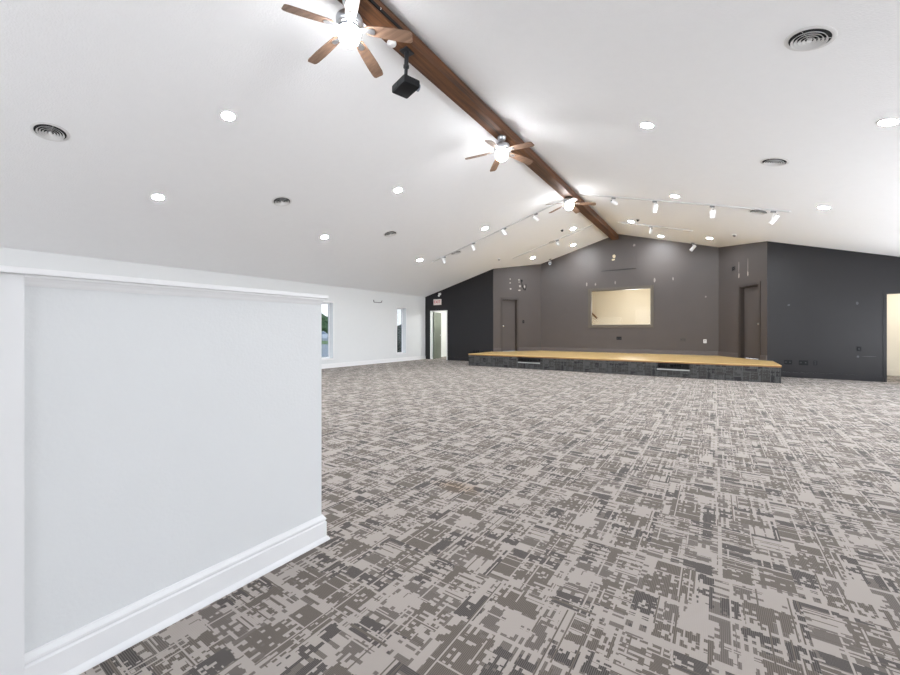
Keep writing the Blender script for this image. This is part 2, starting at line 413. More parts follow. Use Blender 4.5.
# ------------------------------------------------------------------ left wall windows
for k, (a, b, c, d) in enumerate(W2):
    f = MB()
    xg = -0.19
    for bx in ((a, a + .03, c, d), (b - .03, b, c, d), (a + .03, b - .03, c, c + .035), (a + .03, b - .03, d - .035, d)):
        f.box(bx[0], bx[1], bx[2], bx[3], xg - .025, xg + .025, mL)
    w = struct(f.build('window_%d' % (k + 1), M['trim']))
    MB().box(a + .025, b - .025, c + .03, d - .03, xg - .004, xg + .004, mL).build('pane', M['glass_tint'], w)
    s_ = MB()
    for bx in ((a - .045, a, c - .045, d + .045), (b, b + .045, c - .045, d + .045), (a, b, d, d + .045), (a, b, c - .045, c)):
        s_.box(bx[0], bx[1], bx[2], bx[3], 0.0, .008, mL)
    s_.build('casing', M['trim'], w)
    MB().box(a, b, c - .006, c + .004, -.165, .012, mL).build('sill', M['trim'], w)

# ------------------------------------------------------------------ exit doorway, stage doors, right doorway
f = MB()
for bx in ((dx0 - .02, dx0 + .035, 0, dz + .02), (dx1 - .02, dx1 + .02, 0, dz + .02), (dx0 + .035, dx1 - .02, dz - .02, dz + .02)):
    f.box(bx[0], bx[1], bx[2], bx[3], -.135, .012, mD)
d1 = struct(f.build('door_1', M['trim']))
la = math.radians(105)
lf = frame((dx0 + .055, YD + .10, 0.012), (math.cos(la), math.sin(la), 0))
MB().box(0, .85, -.045, 0, 0, dz - .045, lf, bev=.003).build('door_leaf', M['door_green'], d1)
h_ = MB()
h_.rod(lf @ Vector((.74, -.045, 1.0)), lf @ Vector((.74, -.09, 1.0)), .011); h_.rod(lf @ Vector((.745, -.09, 1.0)), lf @ Vector((.63, -.09, 1.0)), .010)
h_.lathe([(.026, 0), (.026, .008)], 18, frame(lf @ Vector((.74, -.0455, 1.0)), lf.to_3x3() @ Vector((1, 0, 0)), lf.to_3x3() @ Vector((0, 0, 1)), lf.to_3x3() @ Vector((0, -1, 0))))
h_.build('handle', M['nickel'], d1)

def stage_door(name, m, D, knob_u, hinge_side):
    a, b, c, d = D
    f = MB()
    for bx in ((a - .065, a, c, d + .065), (b, b + .065, c, d + .065), (a, b, d, d + .065)):
        f.box(bx[0], bx[1], bx[2], bx[3], 0, .016, m)
    for bx in ((a, a + .02, c, d), (b - .02, b, c, d), (a + .02, b - .02, d - .02, d)):
        f.box(bx[0], bx[1], bx[2], bx[3], -.14, .002, m)
    o = struct(f.build(name, M['taupe_dark']))
    MB().box(a + .023, b - .023, c + .008, d - .023, -.135, -.095, m, bev=.002).build('door_leaf', M['taupe'], o)
    kf = m @ Matrix.Translation((knob_u, c + .98, -.095))
    MB().lathe([(.030, 0), (.030, .006), (.012, .010), (.011, .035), (.024, .042), (.030, .054), (.026, .066), (.012, .072)], 18, kf).build('knob', M['chrome'], o, smooth=50)
    hg = MB()
    for zz in (.25, 1.0, 1.75): hg.box(hinge_side - .006, hinge_side + .006, c + zz - .05, c + zz + .05, -.097, -.088, m)
    hg.build('hinge', M['taupe_dark'], o)
    return o
stage_door('door_2', m1, D1, D1[0] + .085, D1[1] - .026)
stage_door('door_3', m2, D2, D2[0] + .085, D2[1] - .026)
f = MB()
for bx in ((rx0 - .045, rx0 + .012, 0, rz + .045), (rx1 - .012, rx1 + .045, 0, rz + .045), (rx0 + .012, rx1 - .012, rz - .012, rz + .045)):
    f.box(bx[0], bx[1], bx[2], bx[3], -.135, .012, mD)
struct(f.build('door_4', M['dark']))

# interior window in the back wall
a, b, c, d = bw
f = MB()
for bx in ((a - .085, a, c - .085, d + .085), (b, b + .085, c - .085, d + .085), (a, b, d, d + .085), (a, b, c - .085, c)):
    f.box(bx[0], bx[1], bx[2], bx[3], 0, .022, mB, bev=.004)
w3 = struct(f.build('window_3', M['frame_brown']))
f = MB()
for bx in ((a, a + .018, c, d), (b - .018, b, c, d), (a + .018, b - .018, d - .018, d), (a + .018, b - .018, c, c + .018)):
    f.box(bx[0], bx[1], bx[2], bx[3], -.145, .004, mB)
f.build('jamb', M['frame_brown'], w3)
MB().box(a + .016, b - .016, c + .016, d - .016, -.085, -.079, mB).build('pane', M['glass'], w3)

# rooms seen through the openings
def room(tagname, x0, x1, y0, y1, z1, wallm, ceilm, floorm, base=None, z0=-.001):
    t = .08
    mb = MB().box(x0 - t, x0, y0, y1 + t, z0, z1).box(x1, x1 + t, y0, y1 + t, z0, z1).box(x0, x1, y1, y1 + t, z0, z1)
    struct(mb.build('wall_%s' % tagname, wallm))
    struct(MB().box(x0 - t, x1 + t, y0, y1 + t, z1, z1 + t).build('ceiling_%s' % tagname, ceilm))
    struct(MB().box(x0 - t, x1 + t, y0, y1 + t, z0 - .1, z0).build('floor_%s' % tagname, floorm))
    if base: struct(base_run(MB(), [(x0, y0), (x0, y1), (x1, y1), (x1, y0)], [(0, 0), (.018, 0), (.018, base - .02), (.008, base), (0, base)]).build('baseboard_%s' % tagname, M['cream']))
room('exit_corridor', -10.75, -8.3, YD + .125, 15.6, 2.45, M['white_room'], M['white_room'], M['white_room'])
room('side_corridor', 2.3, 6.0, YD + .125, 15.3, 2.5, M['cream'], M['cream'], M['cream_floor'], .16)
room('gallery', -5.7, -.2, YB + .16, 18.4, 3.3, M['cream'], M['tan'], M['cream_floor'])
r_ = thing('handrail', 'dark wooden stair handrail seen through the left edge of the lit window', 'handrail', (-4.73, 18.33, 2.08))
MB().tube([(-.80, 0, .83), (.30, 0, -.323)], .032, 12).build('rail', M['rail_wood'], r_, smooth=40)
for k in (-.6, .1): MB().rod((k, 0, -1.05 * k), (k, .07, -1.05 * k - .05), .012).build('bracket', M['black_metal'], r_)

# ------------------------------------------------------------------ stage
st = thing('stage', 'low carpet fronted stage with a honey coloured plank deck', 'stage', (RX, YS, 0))
inv = Matrix.Translation((-RX, -YS, 0))
g = .02
deck = [(SX0 - .012, YS - .012), (SX1 + .012, YS - .012), (SX1 + .012, YD - .004), (X4 - .006, YD - .004), (X3 - .01, YB - .008), (X2 + .01, YB - .008), (X1 + .006, YD - .004), (SX0 - .012, YD - .004)]
MB().prism(deck, HS - .014, HS, inv).build('deck', M['oak'], st)
edge = [(SX0 - .006, YS - .006), (SX1 + .006, YS - .006), (SX1 + .006, YD - .006), (SX0 - .006, YD - .006)]
MB().prism(edge, HS - .045, HS - .014, inv).build('deck_edge', M['oak_edge'], st)
STEPS = [(-1.29, -.555), (-5.24, -4.50)]
sk = MB()
zt, zs = HS - .045, .20
out = [(SX0, 0), (SX1, 0), (SX1, zt), (SX0, zt)]
sk.sheet([out] + [rect(p0, p1, zs, zt - .012) for p0, p1 in STEPS], .04, inv @ frame((0, YS, 0), (1, 0, 0), (0, 0, 1), (0, 1, 0)))
sk.box(SX0, SX0 + .04, YS + .04, YD - .006, 0, zt, inv); sk.box(SX1 - .04, SX1, YS + .04, YD - .006, 0, zt, inv)
sk.build('skirt', M['carpet_dark'], st)
for p0, p1 in STEPS:
    q = MB().box(p0 - .02, p1 + .02, YS + .041, YS + .33, zs - .03, zs, inv).box(p0 - .02, p1 + .02, YS + .33, YS + .35, zs, zt, inv)
    q.box(p0 - .02, p0, YS + .041, YS + .33, zs, zt, inv).box(p1, p1 + .02, YS + .041, YS + .33, zs, zt, inv)
    so = q.build('step', M['carpet_dark'], st)
    MB().box(p0, p1, YS - .014, YS + .036, zs - .004, zs + .006, inv).box(p0, p1, YS - .014, YS - .004, zs - .022, zs - .004, inv).build('nosing', M['alu'], so)

# ------------------------------------------------------------------ ridge beam and what hangs from it
BX0, BX1, BZ = -3.14, -2.915, 4.50
BC = (BX0 + BX1) / 2
bm_ = MB().box(BX0, BX1, YREAR + .02, YB - .004, BZ, zc(BX0) + .01, bev=.006)
tag(bm_.build('ridge_beam', M['beam']), 'long dark brown wooden beam along the ceiling ridge', 'beam')

def blade_mesh(mb, mat):
    L0, L1_ = 0.165, 0.635
    top, bot = [], []
    for t, w0, w1 in ((0, .030, .030), (.06, .048, .048), (.3, .058, .058), (.65, .066, .064), (.90, .066, .060), (.97, .060, .052), (1.0, .046, .038)):
        x = L0 + (L1_ - L0) * t; top.append((x, w0)); bot.append((x, -w1))
    mb.prism(top + bot[::-1], -.004, .004, mat)
def make_fan(y, zb, ang, label):
    """zb = height of the light bowl's middle; blades droop slightly outwards"""
    t = thing('ceiling_fan', label, 'ceiling fan', (BC, y, zb), group='five-blade fans under the ridge beam')
    h = BZ - zb
    MB().lathe([(.015, h - .075), (.045, h - .070), (.066, h - .045), (.072, h - .004), (.072, h)], 28).build('canopy', M['nickel'], t, smooth=50)
    MB().rod((0, 0, .24), (0, 0, h - .065), .0135).build('downrod', M['nickel'], t, smooth=50)
    MB().lathe([(.020, .25), (.034, .242), (.040, .215), (.085, .202), (.120, .185), (.132, .165), (.132, .115), (.118, .096), (.090, .088), (.090, .078), (.098, .074), (.098, .062), (.03, .062)], 36).build('motor_housing', M['nickel'], t, smooth=40)
    MB().lathe([(.092, .064), (.104, .045), (.108, .018), (.103, -.015), (.088, -.048), (.060, -.074), (.028, -.088), (.004, -.092)], 32).build('light_bowl', M['bowl'], t, smooth=60)
    for k in range(5):
        a = math.radians(ang + 72 * k)
        R = Matrix.Rotation(a, 4, 'Z') @ Matrix.Translation((0, 0, .085)) @ Matrix.Rotation(math.radians(8.5), 4, 'Y') @ Matrix.Rotation(math.radians(-13), 4, 'X')
        q = MB(); blade_mesh(q, R); bo = q.build('blade', M['blade'], t)
        q = MB()
        q.prism([(.10, -.016), (.18, -.022), (.235, -.034), (.255, -.020), (.262, 0), (.255, .020), (.235, .034), (.18, .022), (.10, .016)], -.011, -.0045, R)
        for sx, sy in ((.205, .017), (.205, -.017), (.24, 0)):
            q.lathe([(.006, -.014), (.006, -.011)], 10, R @ Matrix.Translation((sx, sy, 0)))
        q.build('blade_bracket', M['nickel'], bo)
    return t
make_fan(2.67, 4.125, 34, 'nearest ceiling fan, largest in view, beside the black projector')
make_fan(6.03, 4.18, 60, 'middle ceiling fan along the dark ridge beam')
make_fan(9.73, 4.29, 14, 'farthest ceiling fan, smallest of three, near the track lights')

# white disc detector under the beam, behind the nearest fan
sd = thing('smoke_detector', 'white disc detector under the beam behind the nearest fan blade', 'smoke detector', (-3.085, 3.35, BZ))
MB().lathe([(.054, 0), (.054, -.012), (.050, -.022), (.036, -.030), (.02, -.032)], 28).build('housing', M['white_plastic'], sd, smooth=50)
MB().lathe([(.014, -.032), (.012, -.036)], 16).build('test_button', M['white_plastic'], sd)
bo_ = thing('conduit_strip', 'dark conduit strip with a pale screw on the right side of the beam', 'conduit', (BX1, 3.1, 4.56))
MB().box(0.0, .014, -.5, .27, -.025, .012, bev=.003).build('cover', M['black'], bo_)
MB().lathe([(.010, 0), (.010, .006), (.005, .009)], 12, frame((.0145, -.12, -.005), (0, 1, 0), (0, 0, 1), (1, 0, 0))).build('screw', M['chrome'], bo_)

# projector
pj = thing('projector', 'black projector hanging on a short pole from the ridge beam', 'projector', (-3.03, 3.55, BZ))
MB().box(-.055, .055, -.07, .07, -.018, 0, bev=.004).build('mount_plate', M['black_metal'], pj)
q = MB().rod((0, 0, -.018), (0, -.01, -.19), .026).rod((0, -.01, -.19), (0, -.02, -.345), .021)
q.lathe([(.034, -.012), (.034, .012)], 16, Matrix.Translation((0, -.01, -.19)))
q.build('pole', M['black_metal'], pj, smooth=40)
br = Matrix.Translation((.01, -.03, -.44)) @ Matrix.Rotation(math.radians(-18), 4, 'Z') @ Matrix.Scale(.86, 4)
q = MB()
for sx in (-1, 1):
    for sy in (-1, 1): q.rod((0, -.02, -.345), br @ Vector((.10 * sx, .07 * sy, .052)), .007)
q.lathe([(.04, -.01), (.04, .006)], 18, Matrix.Translation((0, -.02, -.345)))
q.build('mount_arm', M['black_metal'], pj)
q = MB().box(-.17, .17, -.125, .125, -.052, .05, br, bev=.028)
body = q.build('body', M['black'], pj, smooth=35)
q = MB().lathe([(.047, 0), (.047, .03), (.040, .034), (.040, .020), (.012, .018)], 24, br @ frame((.085, .125, 0), (1, 0, 0), (0, 0, -1), (0, 1, 0)))
q.build('lens', M['lens'], body, smooth=40)
q = MB()
for k in range(7): q.box(-.15 + k * .02, -.14 + k * .02, -.128, -.1245, -.03, .03, br)
q.build('vent_grille', M['black_metal'], body)
MB().box(-.06, .06, .03, .10, .049, .053, br).build('control_panel', M['grey_plastic'], body)

# ------------------------------------------------------------------ ceiling fixtures
def crot(x): return (0, -TH if x < RX else TH, 0)
def make_downlight(x, y, label, group, mat='lamp'):
    t = thing('downlight', label, 'downlight', (x, y, zc(x)), crot(x), group)
    MB().lathe([(.098, 0), (.098, -.004), (.092, -.007), (.076, -.007), (.076, -.001)], 32, cap0=False, cap1=False).build('trim_ring', M['white_plastic'], t, smooth=30)
    MB().lathe([(.074, 0), (.074, -.0045), (.03, -.0055), (.004, -.0055)], 20).build('diffuser', M[mat], t)
    return t
GH = 'recessed downlights over the hall floor'; GS = 'recessed downlights over the stage'
DL = [
 (-5.34, 2.64, 'downlight on the left slope nearest the front fan, upper left of picture', GH),
 (-7.61, 2.64, 'downlight on the left slope between the front round vent and the second vent', GH),
 (-5.32, 5.96, 'downlight on the left slope above the third round vent', GH),
 (-7.61, 5.96, 'downlight low on the left slope above the first wall window', GH),
 (-7.61, 9.54, 'downlight low on the left slope nearest the exit sign corner', GH),
 (-5.31, 9.54, 'downlight on the left slope just in front of the track rail', GH),
 (-.81, 6.16, 'downlight on the right slope between middle fan and right vents', GH),
 (1.54, 6.16, 'downlight on the right slope at the right edge of the picture', GH),
 (1.61, 9.66, 'downlight low on the right slope above the right dark wall', GH),
 (-.73, 9.66, 'downlight on the right slope just in front of the track rail', GH),
 (-3.79, 12.58, 'stage downlight left of the ridge beam, nearest the far fan', GS),
 (-4.31, 14.32, 'stage downlight close to the back wall left of the beam', GS),
 (-5.67, 13.87, 'stage downlight above the left stage door', GS),
 (-2.11, 12.75, 'stage downlight right of the ridge beam end', GS),
 (-1.50, 14.50, 'stage downlight close to the back wall right of the beam', GS),
 (-.16, 13.82, 'stage downlight above the right stage door', GS)]
dl0 = {}
for x, y, lb, gr in DL:
    if gr not in dl0: dl0[gr] = make_downlight(x, y, lb, gr, 'lamp_stage' if gr == GS else 'lamp')
    else: dup(dl0[gr], (x, y, zc(x)), crot(x), lb, gr)

def make_vent(x, y, label):
    t = thing('ceiling_vent', label, 'vent', (x, y, zc(x)), crot(x), 'round ceiling air vents')
    MB().lathe([(.160, -.004), (.155, -.002)], 36).build('duct', M['dark_void'], t)
    MB().lathe([(.196, 0), (.195, -.002), (.184, -.006), (.168, -.008), (.161, -.006), (.160, -.001)], 40, cap0=False, cap1=False).build('flange', M['vent'], t, smooth=40)
    for r in (.132, .103, .074, .045):
        MB().lathe([(r - .011, -.006), (r - .004, -.016), (r + .006, -.023), (r + .009, -.023), (r, -.014), (r - .007, -.006)], 36, cap0=False, cap1=False).build('louver_ring', M['vent'], t, smooth=40)
    MB().lathe([(.020, -.006), (.020, -.026), (.012, -.032), (.002, -.033)], 20).build('centre_cone', M['vent'], t, smooth=40)
    q = MB()
    for k in range(3):
        a = 2 * PI * k / 3; q.rod((.02 * math.cos(a), .02 * math.sin(a), -.006), (.157 * math.cos(a), .157 * math.sin(a), -.006), .002, n=6)
    q.build('spoke', M['vent'], t)
    return t
VN = [(-6.77, 1.225, 'round vent far left on the ceiling, nearest on the left slope'),
      (-6.77, 4.33, 'second round vent along the left slope, between two downlights'),
      (-6.77, 7.30, 'third round vent along the left slope, farther than the second'),
      (-6.74, 10.26, 'small round vent beside the left track rail'),
      (.664, 4.51, 'largest round vent near the top right of the picture'),
      (.71, 7.45, 'middle round vent on the right slope, beyond the largest'),
      (.73, 10.36, 'round vent beside the right end of the track rail'),
      (-4.64, 13.03, 'round vent above the stage left of the beam'),
      (-1.27, 13.07, 'round vent above the stage right of the beam')]
v0 = None
for x, y, lb in VN:
    if v0 is None: v0 = make_vent(x, y, lb); v0.scale = (.9, .9, 1)
    else:
        v = dup(v0, (x, y, zc(x)), crot(x), lb)
        if y > 12: v.scale = (.68, .68, .8)

# small sensors
def sensor(x, y, r, mat, label):
    t = thing('ceiling_sensor', label, 'sensor', (x, y, zc(x)), crot(x), 'small sensors on the stage ceiling')
    MB().lathe([(r, 0), (r, -.012), (r * .85, -.022)], 20).build('base', M['white_plastic'] if mat != 'black' else M['grey_plastic'], t)
    MB().lathe([(r * .7, -.022), (r * .62, -.04), (r * .3, -.055), (.003, -.058)], 20).build('dome', M[mat], t, smooth=60)
sensor(-4.05, 12.29, .045, 'black', 'dark little sensor left of the beam behind the far fan')
sensor(-1.86, 12.37, .045, 'black', 'dark little sensor right of the beam above the stage')
sensor(-6.37, 12.47, .06, 'grey_plastic', 'grey dome sensor on the ceiling near the left recess corner')
sensor(.41, 12.92, .06, 'grey_plastic', 'grey dome sensor on the ceiling near the right recess corner')

# track rails
def track(x0, x1, y, label):
    m = frame((0, y, 0), (1, 0, 0)); xm = (x0 + x1) / 2
    t = thing('light_track', label, 'light track', (xm, y, zc(xm)), crot(xm), 'white track rails on the ceiling')
    L = (x1 - x0) / 2 / math.cos(TH)
    MB().sheet([[(-.018, 0), (-.018, -.022), (-.006, -.022), (-.006, -.014), (.006, -.014), (.006, -.022), (.018, -.022), (.018, 0)]], 2 * L, frame((-L, 0, 0), (0, 1, 0), (0, 0, 1), (1, 0, 0))).build('rail', M['track'], t)
    for s in (-1, 1): MB().box(s * L - .012, s * L + .012, -.020, .020, -.026, 0).build('end_cap', M['white_plastic'], t)
track(-7.55, -3.20, 10.10, 'front track rail on the left slope, carrying four spotlights')
track(-2.86, 1.20, 10.10, 'front track rail on the right slope, carrying four spotlights')
track(-6.10, -3.30, 13.0, 'stage track rail on the left slope behind the far fan')
track(-2.50, -.55, 13.0, 'stage track rail on the right slope above the stage')

def spot(x, y, drop, aim, label, group, top=.022, size=1.0, hang=True):
    """track head: adapter on the rail, stem, yoke and a white can pointing along aim"""
    z0 = zc(x)
    t = thing('track_spotlight', label, 'spotlight', (x, y, z0), (0, 0, 0), group)
    MB().box(-.045, .045, -.019, .019, -top - .034, -top - .003, Matrix.Rotation(-TH if x < RX else TH, 4, 'Y')).build('adapter', M['grey_plastic'], t)
    MB().rod((0, 0, -top - .028), (0, 0, -drop + .055 * size), .008).build('stem', M['white_plastic'], t)
    d = Vector(aim).normalized(); sx = Vector((0, 0, 1)).cross(d).normalized(); up = d.cross(sx)
    c = Vector((0, 0, -drop)); m = frame(c, sx, up, d)
    k = size
    q = MB()
    for s in (-1, 1): q.rod(c + sx * .047 * k * s, c + sx * .047 * k * s + Vector((0, 0, .058 * k)), .005)
    q.rod(c - sx * .047 * k + Vector((0, 0, .058 * k)), c + sx * .047 * k + Vector((0, 0, .058 * k)), .005)
    q.build('yoke', M['white_plastic'], t)
    hd = MB().lathe([(.022 * k, -.085 * k), (.036 * k, -.078 * k), (.040 * k, -.060 * k), (.042 * k, .078 * k), (.038 * k, .080 * k), (.034 * k, .060 * k), (.004, .058 * k)], 22, m).build('head', M['white_plastic'], t, smooth=40)
    MB().lathe([(.033 * k, .061 * k), (.003, .064 * k)], 18, m).build('lens', M['lens'], hd)
    MB().lathe([(.016 * k, -.092 * k), (.016 * k, -.085 * k)], 12, m).build('rear_cap', M['black'], hd)
    return t
GA = 'spotlights on the left front track'; GB = 'spotlights on the right front track'
SPL = [(-7.09, .135, (.25, .5, -1.0), 'left track spotlight lowest on the slope, nearest the exit sign'),
       (-6.02, .15, (.3, .5, -1.0), 'second spotlight up the left track, right of the small vent'),
       (-4.99, .13, (.55, .5, -.9), 'third spotlight up the left track, above the left stage door'),
       (-4.05, .16, (.6, .5, -.6), 'spotlight highest on the left track, nearest the far fan')]
for x, dr, aim, lb in SPL: spot(x, 10.10, dr, aim, lb, GA, size=1.08)
SPR = [(-2.05, .145, (.5, .8, -.38), 'right track spotlight nearest the ridge beam'),
       (-1.16, .19, (-.25, .5, -1.0), 'second spotlight down the right track from the beam'),
       (-.06, .19, (-.1, .7, -1.0), 'third spotlight down the right track from the beam'),
       (.955, .19, (-.75, .5, -1.0), 'right track spotlight lowest on the slope, next to the vent')]
for x, dr, aim, lb in SPR: spot(x, 10.10, dr, aim, lb, GB, size=1.08)
spot(-4.45, 13.0, .15, (.1, .9, -.2), 'stage track spotlight left of the beam beside the vent', 'spotlights on the stage tracks')
spot(-1.60, 13.0, .16, (-.3, .8, -.6), 'stage track spotlight right of the beam beside the vent', 'spotlights on the stage tracks')
spot(-5.40, 14.93, .17, (.35, -.9, -.35), 'white spotlight against the back wall near its left corner', 'spotlights by the back wall', top=0.0, size=1.15)
spot(-.62, 14.93, .17, (-.65, -.25, -.8), 'white spotlight against the back wall near its right corner', 'spotlights by the back wall', top=0.0, size=1.25)

# ------------------------------------------------------------------ things on the walls
def plate(m, u, z, w, h, mat, label, cat='outlet', slots=2, name='wall_outlet', group=None, smat='black_metal'):
    t = thing(name, label, cat, m @ Vector((u, z, 0)), m.to_euler(), group)
    MB().box(-w / 2, w / 2, -h / 2, h / 2, 0, .007, bev=.002).build('cover_plate', M[mat], t)
    if slots == 1:
        MB().box(-.012, .012, -.022, .022, .0065, .014).build('toggle', M[smat], t)
    else:
        for s in range(slots):
            cx = (s - (slots - 1) / 2) * (w / max(slots, 1)) if w > h else 0
            cy = 0 if w > h else (s - .5) * .05
            MB().box(cx - .017, cx + .017, cy - .014, cy + .014, .0065, .010).build('socket', M[smat], t)
    return t
plate(mD, -7.87, .40, .085, .12, 'black', 'black outlet left of the stage, farther from its corner', group='black outlets on the dark walls')
plate(mD, -7.70, .40, .12, .12, 'black', 'black outlet left of the stage, nearer to its corner', group='black outlets on the dark walls')
plate(mD, 1.535, .385, .16, .115, 'black', 'black outlet right of the stage, first beside its corner', group='black outlets on the dark walls')
plate(mD, 1.83, .385, .18, .125, 'black', 'black outlet right of the stage, middle of three', group='black outlets on the dark walls')
plate(mD, 2.055, .39, .075, .115, 'black', 'narrow black outlet right of the stage, last of three', group='black outlets on the dark walls')
plate(mD, 2.83, .76, .075, .115, 'black', 'black switch plate on the dark wall left of the right doorway', 'switch', 1, 'wall_switch')
plate(mB, -2.90, .93, .17, .115, 'black', 'black outlet on the back wall below the lit window')
plate(mB, -.91, .90, .17, .115, 'taupe_dark', 'taupe painted outlet on the back wall right of the window')
plate(mB, -.30, .86, .085, .12, 'white_plastic', 'white outlet on the back wall near the right corner', smat='grey_plastic')
plate(m1, 1.36, 1.56, .085, .12, 'black', 'black switch right of the left stage door', 'switch', 1, 'wall_switch')
plate(m2, .18, .87, .075, .115, 'taupe_dark', 'taupe outlet beside the right stage door', 'outlet')
pz = plate(m2, 1.39, 3.06, .17, .12, 'black', 'black plate with a white jack above the right stage door', 'wall plate', 0, 'wall_plate')
MB().lathe([(.018, .007), (.016, .014)], 14, Matrix.Translation((.10, -.01, -.004))).build('jack', M['white_plastic'], pz)
# loose cable loop above the left stage door
q = thing('cable_loop', 'loose dark cable loop on the wall above the left stage door', 'cable', F1(1.37, 3.0))
pts = [u1 * (.12 * math.sin(t * .62) - .02) - n1 * .02 + Vector((0, 0, .13 * math.cos(t * .62) - .02)) for t in range(-4, 6)]
MB().tube([u1 * -.09 + n1 * .0 + Vector((0, 0, .17))] + [u1 * -.10 - n1 * .02 + Vector((0, 0, .08))] + [u1 * -.06 - n1 * .02 + Vector((0, 0, -.06)), u1 * 0.0 - n1 * .02 + Vector((0, 0, -.16)), u1 * .07 - n1 * .02 + Vector((0, 0, -.19)), u1 * .10 - n1 * .02 + Vector((0, 0, -.10)), u1 * .10 - n1 * .02 + Vector((0, 0, .04))], .013, 8).build('cord', M['black'], q)
MB().box(-.03, .03, -.04, .04, 0, .03, Matrix.Translation(u1 * -.095 + Vector((0, 0, .17))) @ frame((0, 0, 0), u1, (0, 0, 1), -n1)).build('plug', M['black'], q)
tag(q, q['label'], 'cable')

# scars where fittings were removed
def scar(m, u, z, w, h, mat, parent):
    k = 9
    pts = [(u + w / 2 * math.cos(2 * PI * i / k) * random.uniform(.7, 1.1), z + h / 2 * math.sin(2 * PI * i / k) * random.uniform(.8, 1.1)) for i in range(k)]
    MB().prism(pts, -.001, .0015, m).build('paint_scar', M[mat], parent)
for u, z, w, h in ((.75, 3.21, .06, .05), (.75, 3.06, .07, .05), (.77, 2.83, .09, .06), (1.16, 3.20, .07, .06), (1.16, 3.11, .05, .05), (1.20, 2.95, .09, .09), (1.18, 2.79, .13, .06), (1.42, 2.95, .07, .12)):
    scar(m1, u, z, w, h, 'scar', w1)
for u, z, w, h in ((1.145, 2.82, .055, .16), (.76, 2.82, .055, .16)): scar(m2, u, z, w, h, 'scar', w2)
for u, z, w, h in ((1.15, 3.06, .030, .34), (.755, 3.05, .030, .42)): scar(m2, u, z, w, h, 'scar_dim', w2)
for u, z, w, h, mt in ((-4.04, 2.95, .06, .14, 'scar_dim'), (-1.757, 2.95, .07, .16, 'scar_dim'), (-3.72, 2.93, .06, .10, 'scar_dim'), (-3.03, 2.95, .05, .12, 'scar_dim'),
                       (-2.40, 4.23, .09, .10, 'scar_dim'), (-2.42, 3.82, .05, .05, 'scar_dim'), (-.28, 2.3, .06, .06, 'scar_dim'),
                       (-1.2, 2.95, .05, .12, 'scar_dim')):
    scar(mB, u, z, w, h, mt, wb)
for u, z, w, h in ((1.55, 1.86, .06, .06), (2.80, 1.86, .05, .08), (2.813, .575, .05, .06), (3.0, .585, .3, .012)): scar(mD, u, z, w, h, 'scar_faint', wbr)
# access panel above the lit window
ap = thing('access_panel', 'taupe painted access panel on the back wall above the lit window', 'panel', mB @ Vector((-2.90, 3.69, 0)), mB.to_euler())
MB().box(-.60, .58, -.28, .28, .002, .018, bev=.003).build('cover', M['taupe'], ap)
MB().box(-.60, .56, -.300, -.281, .002, .012).build('lower_edge', M['black'], ap)
scar(Matrix.Translation((0, 0, .019)), -.16, .21, .13, .14, 'cream_patch', ap)
scar(Matrix.Translation((0, 0, .019)), -.19, .09, .12, .07, 'cream_patch', ap)
# round dark hook marks on the left wall -> bracket
hb = thing('wall_bracket', 'small grey two-pronged bracket high on the white left wall', 'bracket', mL @ Vector((10.37, 2.24, 0)), mL.to_euler())
MB().box(-.13, .13, -.012, .012, 0, .012).build('back_strip', M['grey_plastic'], hb)
for s in (-1, 1):
    MB().tube([(s * .13, 0, .01), (s * .19, .01, .05), (s * .215, .075, .06)], .014, 10).build('prong', M['grey_plastic'], hb)

# exit sign and emergency light
es = thing('exit_sign', 'white exit sign with red letters above the open doorway', 'exit sign', mD @ Vector((-9.63, 2.40, 0)), mD.to_euler())
MB().box(-.19, .19, -.12, .12, 0, .045, bev=.006).build('housing', M['sign_face'], es)
cu = bpy.data.curves.new('exit_text', 'FONT'); cu.body = 'EXIT'; cu.size = .165; cu.align_x = 'CENTER'; cu.align_y = 'CENTER'; cu.extrude = .001
to = bpy.data.objects.new('exit_text', cu); C.objects.link(to)
bpy.context.view_layer.update()
me = bpy.data.meshes.new_from_object(to.evaluated_get(bpy.context.evaluated_depsgraph_get()))
bpy.data.objects.remove(to); me.materials.clear(); me.materials.append(M['sign_red'])
lt = bpy.data.objects.new('lettering', me); C.objects.link(lt); lt.parent = es; lt.location = (0, 0, .0465)
el = thing('emergency_light', 'small white emergency light above the exit sign', 'emergency light', mD @ Vector((-9.515, 2.715, 0)), mD.to_euler())
MB().box(-.055, .055, -.03, .06, 0, .05, bev=.01).build('housing', M['white_plastic'], el)
MB().lathe([(.03, 0), (.045, .03), (.042, .05), (.01, .052)], 18, Matrix.Translation((0, -.045, .06)) @ Matrix.Rotation(math.radians(35), 4, 'X') @ Matrix.Translation((0, 0, -.01))).build('lamp_head', M['white_plastic'], el, smooth=40)

